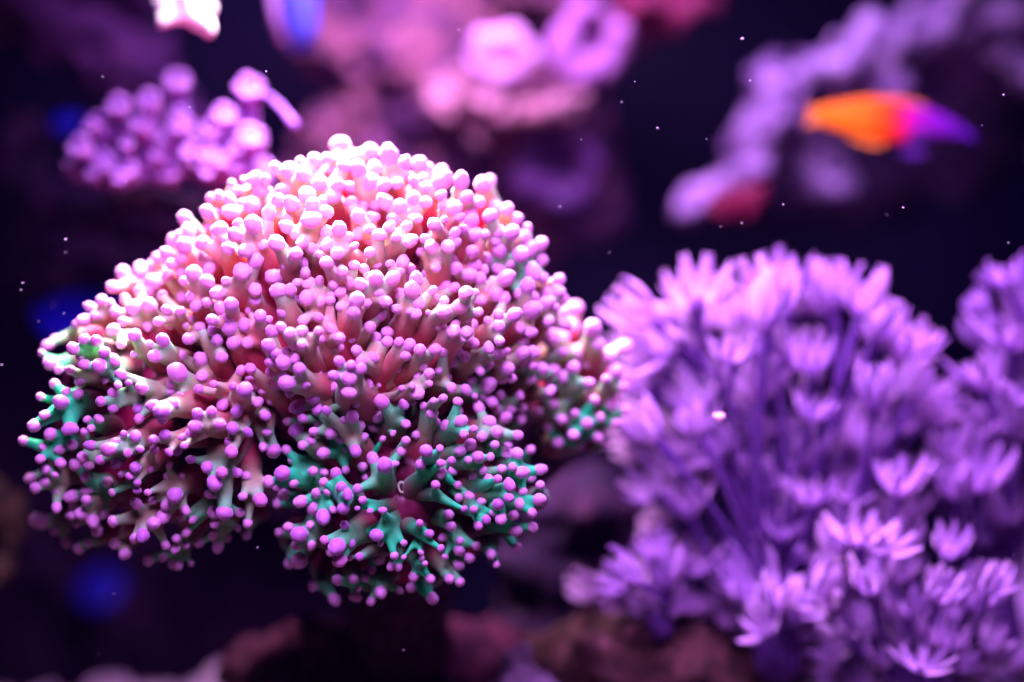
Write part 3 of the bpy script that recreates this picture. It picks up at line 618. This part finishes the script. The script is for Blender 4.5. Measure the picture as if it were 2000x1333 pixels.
# white shell and blue tube sponge at the top edge
rock('white_shell', 'bright white lump of shell at the top edge above the lilac button polyps', [(352,18,0.73,46,34,40),(386,40,0.73,34,28,26),(340,-10,0.73,30,34,40),(408,62,0.73,16,18,14),(412,20,0.74,14,20,30)],
     plain_mat('white_shell', (0.82, 0.78, 0.82), (0.9, 0.86, 0.9), 60), 0.003, 60, 'shell', 0.003)
root, inv = thing('tube_sponge', P(580, 100, 0.88), 'soft blue tube sponge hanging at the top edge beside the white shell', 'sponge')
k = 0.88 / FOC * PX
v, f = tube([(0, 0, 0), (2 * k, 0, 10 * k), (4 * k, 0, 45 * k), (0, 0, 100 * k), (-6 * k, 0, 180 * k), (-6 * k, 0, 300 * k)], [8 * k, 26 * k, 38 * k, 40 * k, 42 * k, 44 * k], 20)
link('tube', pydata('tube', v, f), plain_mat('blue_sponge', (0.10, 0.16, 0.90), (0.16, 0.24, 1.0), 60, 0.2, bmp=0.2), root)
v, f = tube([(-12 * k, -6 * k, 4 * k), (-22 * k, -8 * k, 24 * k), (-36 * k, -8 * k, 60 * k), (-44 * k, -6 * k, 120 * k)], [7 * k, 15 * k, 14 * k, 12 * k], 14)
link('lobe', pydata('lobe', v, f), plain_mat('pale_sponge', (0.62, 0.34, 0.66), (0.72, 0.44, 0.74), 60, 0.2), root)

# ------------------------------------------------------------------ lilac button polyps, upper left
M_BTN = plain_mat('button_polyp', (0.17, 0.06, 0.34), (0.42, 0.18, 0.56), 70, 0.25, sheen=0.5, sheen_tint=(0.9, 0.6, 1))
M_BTNC = plain_mat('button_polyp_centre', (0.09, 0.02, 0.24), (0.22, 0.08, 0.40), 70)
BT = [(990,450,92,0),(830,560,84,-10),(660,590,86,-20),(540,680,76,-30),(440,820,84,-45),(570,890,76,-20),(1390,490,96,10),(1250,640,84,5),(1180,720,74,0),(1400,760,90,20),(1160,860,74,0),(1060,905,70,0),(930,820,76,0),(1320,920,76,10),(1210,975,62,0),(1470,930,66,30),(780,690,74,-10),(690,930,76,-20),(950,960,74,0),(1000,640,60,0),(840,880,70,0),(1090,780,60,5),(520,960,60,-40),(1330,820,62,10)]
croot, cinv = thing('button_polyps', P(330, 350, 0.78), 'cluster of lilac button polyps with ringed tops, blurred at upper left', 'coral')
link('mat', blob_union([(P(150 + 22 * i, 330 + 16 * math.sin(i * .5) + (8 if i > 6 else 0), 0.785), (0.008, 0.012, 0.007)) for i in range(17)], 0.003, 3, 'mat'), M_BTN, croot, inv=cinv)
for b_i in range(26): BT.append((random.uniform(430, 1480), random.uniform(660, 990), random.uniform(44, 70), random.uniform(-40, 40)))
for b_i in range(18):
    q = random.choice(BT[2:]); BT.append((q[0] + random.uniform(-90, 90), q[1] + random.uniform(10, 90), random.uniform(34, 56), q[3] + random.uniform(-30, 30)))
for x, y, r, a in BT:
    r *= 0.86
    px, py, pr = x / 2.857, y / 2.857, r / 2.857
    d = 0.765 + random.uniform(-0.012, 0.012); k = d / FOC * PX
    C = P(px, py, d); an = math.radians(a)
    ax = Vector((math.sin(an) * 0.6, -0.95, 0.55 * math.cos(an))).normalized()
    foot = P(min(500, max(150, px + random.uniform(-20, 20))), 335, 0.785)
    path = bez(foot, C - ax * 0.018, C, 8)
    v, f = tube(path, [pr * k * (0.40 + 0.03 * i) for i in range(9)], 12)
    st = link('polyp', pydata('polyp', v, f), M_BTN, croot, inv=cinv)
    Q = Matrix.Translation(C) @ ax.to_track_quat('Z', 'Y').to_matrix().to_4x4()
    n = 26; R = pr * k
    pts = [(R * .72 * math.cos(6.2832 * i / n), R * .72 * math.sin(6.2832 * i / n), R * 0.12 * math.sin(6.2832 * i / n * 4)) for i in range(n + 1)]
    v, f = tube(pts, [R * (0.27 + 0.08 * (i % 2) + 0.16 * noise.noise(Vector((2 * math.cos(6.2832 * i / n), px, 2 * math.sin(6.2832 * i / n))))) for i in range(n + 1)], 10, False)
    link('rim', pydata('rim', v, f), M_BTN, st).matrix_basis = Q
    bmm = bmesh.new(); bmesh.ops.create_uvsphere(bmm, u_segments=18, v_segments=8, radius=R * 0.72)
    for w in bmm.verts: w.co.z = w.co.z * 0.3 - R * 0.12
    link('centre', bm_mesh(bmm, 'centre'), M_BTNC, st).matrix_basis = Q
v, f = tube(bez(P(500, 175, 0.765), P(540, 190, 0.765), P(578, 248, 0.755), 10), [0.0013 + 0.00008 * i for i in range(11)], 10)
link('stem', pydata('stem', v, f), M_BTNC, croot, inv=cinv)

# ------------------------------------------------------------------ the fish
def fish_mat():
    m, nt, b = new_mat('fish_skin')
    at = N(nt, 'ShaderNodeAttribute', attribute_type='GEOMETRY', attribute_name='along')
    c = ramp(nt, at.outputs['Fac'], [(0, (0.80, 0.26, 0.0)), (0.28, (0.92, 0.21, 0.0)), (0.45, (0.90, 0.07, 0.0)), (0.52, (0.75, 0.01, 0.05)), (0.60, (0.40, 0.006, 0.26)), (0.72, (0.22, 0.01, 0.34)), (1, (0.10, 0.012, 0.36))])
    nt.links.new(c, b.inputs['Base Color']); b.inputs['Roughness'].default_value = 0.6; b.inputs['Specular IOR Level'].default_value = 0.12
    bump(nt, b, noise_fac(nt, 900, 2), 0.1, 0.0004); return m
M_FISH = fish_mat(); FD = 0.86; fk = FD / FOC * PX
froot, finv = thing('fish', P(1745, 240, FD), 'orange and violet fish swimming past the lilac rock arch', 'fish')
prof = [(1592,226,15),(1604,226,19),(1625,227,27),(1650,230,33),(1690,234,39),(1730,238,42),(1765,241,41),(1795,240,34),(1825,241,27),(1855,247,19),(1880,257,12),(1898,267,6),(1908,273,2)]
v, f, al = [], [], []; ns = 24
for x, zc, hh in prof:
    for q in range(ns):
        a = 2 * math.pi * q / ns; hw = hh * 0.42
        v.append(Vector(((x - 1745) * fk, math.cos(a) * hw * fk, (240 - zc + math.sin(a) * hh) * fk))); al.append((x - 1592) / 314)
for i in range(len(prof) - 1):
    for q in range(ns):
        a, b = i * ns + q, i * ns + (q + 1) % ns; f.append([a, a + ns, b + ns, b])
f.append(list(range(ns))); n0 = (len(prof) - 1) * ns; f.append([n0 + q for q in range(ns)][::-1])
me = pydata('body', v, f); at = me.attributes.new('along', 'FLOAT', 'POINT'); at.data.foreach_set('value', al)
body = link('body', me, M_FISH, froot); s = body.modifiers.new('s', 'SUBSURF'); s.levels = s.render_levels = 2
M_FIN = plain_mat('fish_fin_orange', (0.75, 0.26, 0.01), (0.9, 0.36, 0.02), 200)
M_FINV = plain_mat('fish_fin_violet', (0.05, 0.008, 0.14), (0.08, 0.01, 0.18), 200)
def fin(name, outline, y0, mat, th=1.6):
    bmm = bmesh.new()
    vs = [bmm.verts.new(((x - 1745) * fk, (y0 - th) * fk, (240 - z) * fk)) for x, z in outline]
    fc = bmm.faces.new(vs); r = bmesh.ops.extrude_face_region(bmm, geom=[fc])
    for e in r['geom']:
        if isinstance(e, bmesh.types.BMVert): e.co.y += 2 * th * fk
    bmesh.ops.recalc_face_normals(bmm, faces=bmm.faces[:])
    return link(name, bm_mesh(bmm, name, False), mat, froot)
fin('tail_fin', [(1602,214),(1584,208),(1576,206),(1580,218),(1579,230),(1574,246),(1584,244),(1602,238)], 0, M_FIN)
fin('dorsal_fin', [(1630,204),(1660,194),(1700,189),(1760,192),(1800,202),(1818,216),(1790,212),(1740,200),(1690,200),(1640,208)], 0, M_FIN)
fin('anal_fin', [(1650,256),(1690,268),(1735,276),(1720,287),(1690,283),(1660,270)], 0, M_FIN)
fin('pelvic_fin', [(1770,286),(1792,286),(1812,306),(1780,308),(1752,300)], -6, M_FINV)
fin('pectoral_fin', [(1812,262),(1800,256),(1776,262),(1768,274),(1786,276),(1806,270)], -21, M_FINV)
for sgn in (-1, 1):
    bmm = bmesh.new(); bmesh.ops.create_uvsphere(bmm, u_segments=14, v_segments=8, radius=4.5 * fk)
    link('eye', bm_mesh(bmm, 'eye'), plain_mat('fish_eye', (0.01, 0.01, 0.02), rough=0.15), froot).location = ((1868 - 1745) * fk, sgn * 5.5 * fk, (240 - 251) * fk)

# ------------------------------------------------------------------ drifting specks
M_SPECK = plain_mat('speck', (0.8, 0.7, 0.9))
pts = [(128,468,.60,2.6),(245,355,.60,1.6),(44,553,.6,1.8),(41,567,.6,1.6),(75,628,.6,1.4),(125,613,.6,1.2),(3,713,.6,1.6),(1214,200,.6,2.0),(1284,250,.61,1.8),(1094,404,.6,2.0),(1380,272,.62,2.4),(1450,76,.64,4),(1530,400,.61,2.4),(1449,436,.6,2.0),(1408,443,.6,2.0),(1764,406,.62,2.2),(1918,245,.61,2),(1970,475,.6,1.8),(1960,186,.63,2.6),(1285,252,.6,1.6),(1465,158,.63,2.4),(1190,494,.6,1.4),(1710,545,.6,2.0),(503,1070,.6,1.8),(222,1160,.6,1.8),(788,1270,.6,1.4),(520,140,.62,2),(370,210,.61,1.6),(200,150,.6,1.6),(1240,160,.62,1.8),(1135,273,.62,2)]
pts += [(random.uniform(0, 2000), random.uniform(0, 1300), random.choice((.5, .56, .66, .72, .8)), random.uniform(0.5, 1.5)) for _ in range(36)]
vs, fs, n = [], [], 0
for x, y, d, r in pts:
    c = np.array(P(x, y, d - 0.02)); vs.append(ICO1[0] * np.array((r * random.uniform(.6, 1.5), r, r * random.uniform(.5, 1.1))) * PX * 0.75 + c); fs += [[a + n for a in q] for q in ICO1[1]]; n += len(ICO1[0])
o = link('floating_specks', pydata('floating_specks', np.concatenate(vs), fs), M_SPECK)
o['kind'] = 'stuff'; o['label'] = 'tiny pale specks drifting in the dark water'; o['category'] = 'specks'
c = P(1405, 815, 0.655)
tag(link('pink_speck', blob_union([(c + Vector((-0.0011, 0, 0.0003)), 0.0014), (c + Vector((0.0011, 0, 0.0003)), 0.0014), (c - Vector((0, 0, 0.0009)), 0.0013)], 0.0004, 2, 'pink_speck'), plain_mat('pink_speck', (0.95, 0.5, 0.62))),
    'tiny bright pink speck floating in front of the lavender pulse coral', 'speck')

# ------------------------------------------------------------------ the faintly violet water
bmh = bmesh.new(); bmesh.ops.create_cube(bmh, size=1)
hm = bpy.data.materials.new('water_haze'); hm.use_nodes = True; nt = hm.node_tree
nt.nodes.remove(nt.nodes['Principled BSDF']); pv = N(nt, 'ShaderNodeVolumePrincipled')
pv.inputs['Density'].default_value = 0.0065; pv.inputs['Color'].default_value = (0.22, 0.08, 1.0, 1)
nt.links.new(pv.outputs[0], nt.nodes['Material Output'].inputs['Volume'])
hz = link('haze', bm_mesh(bmh, 'haze', False), hm); hz.scale = (2.6, 2.0, 1.9); hz.location = (0, 0.65, 0.15)
hz['kind'] = 'stuff'; hz['label'] = 'faint violet haze of the aquarium water'
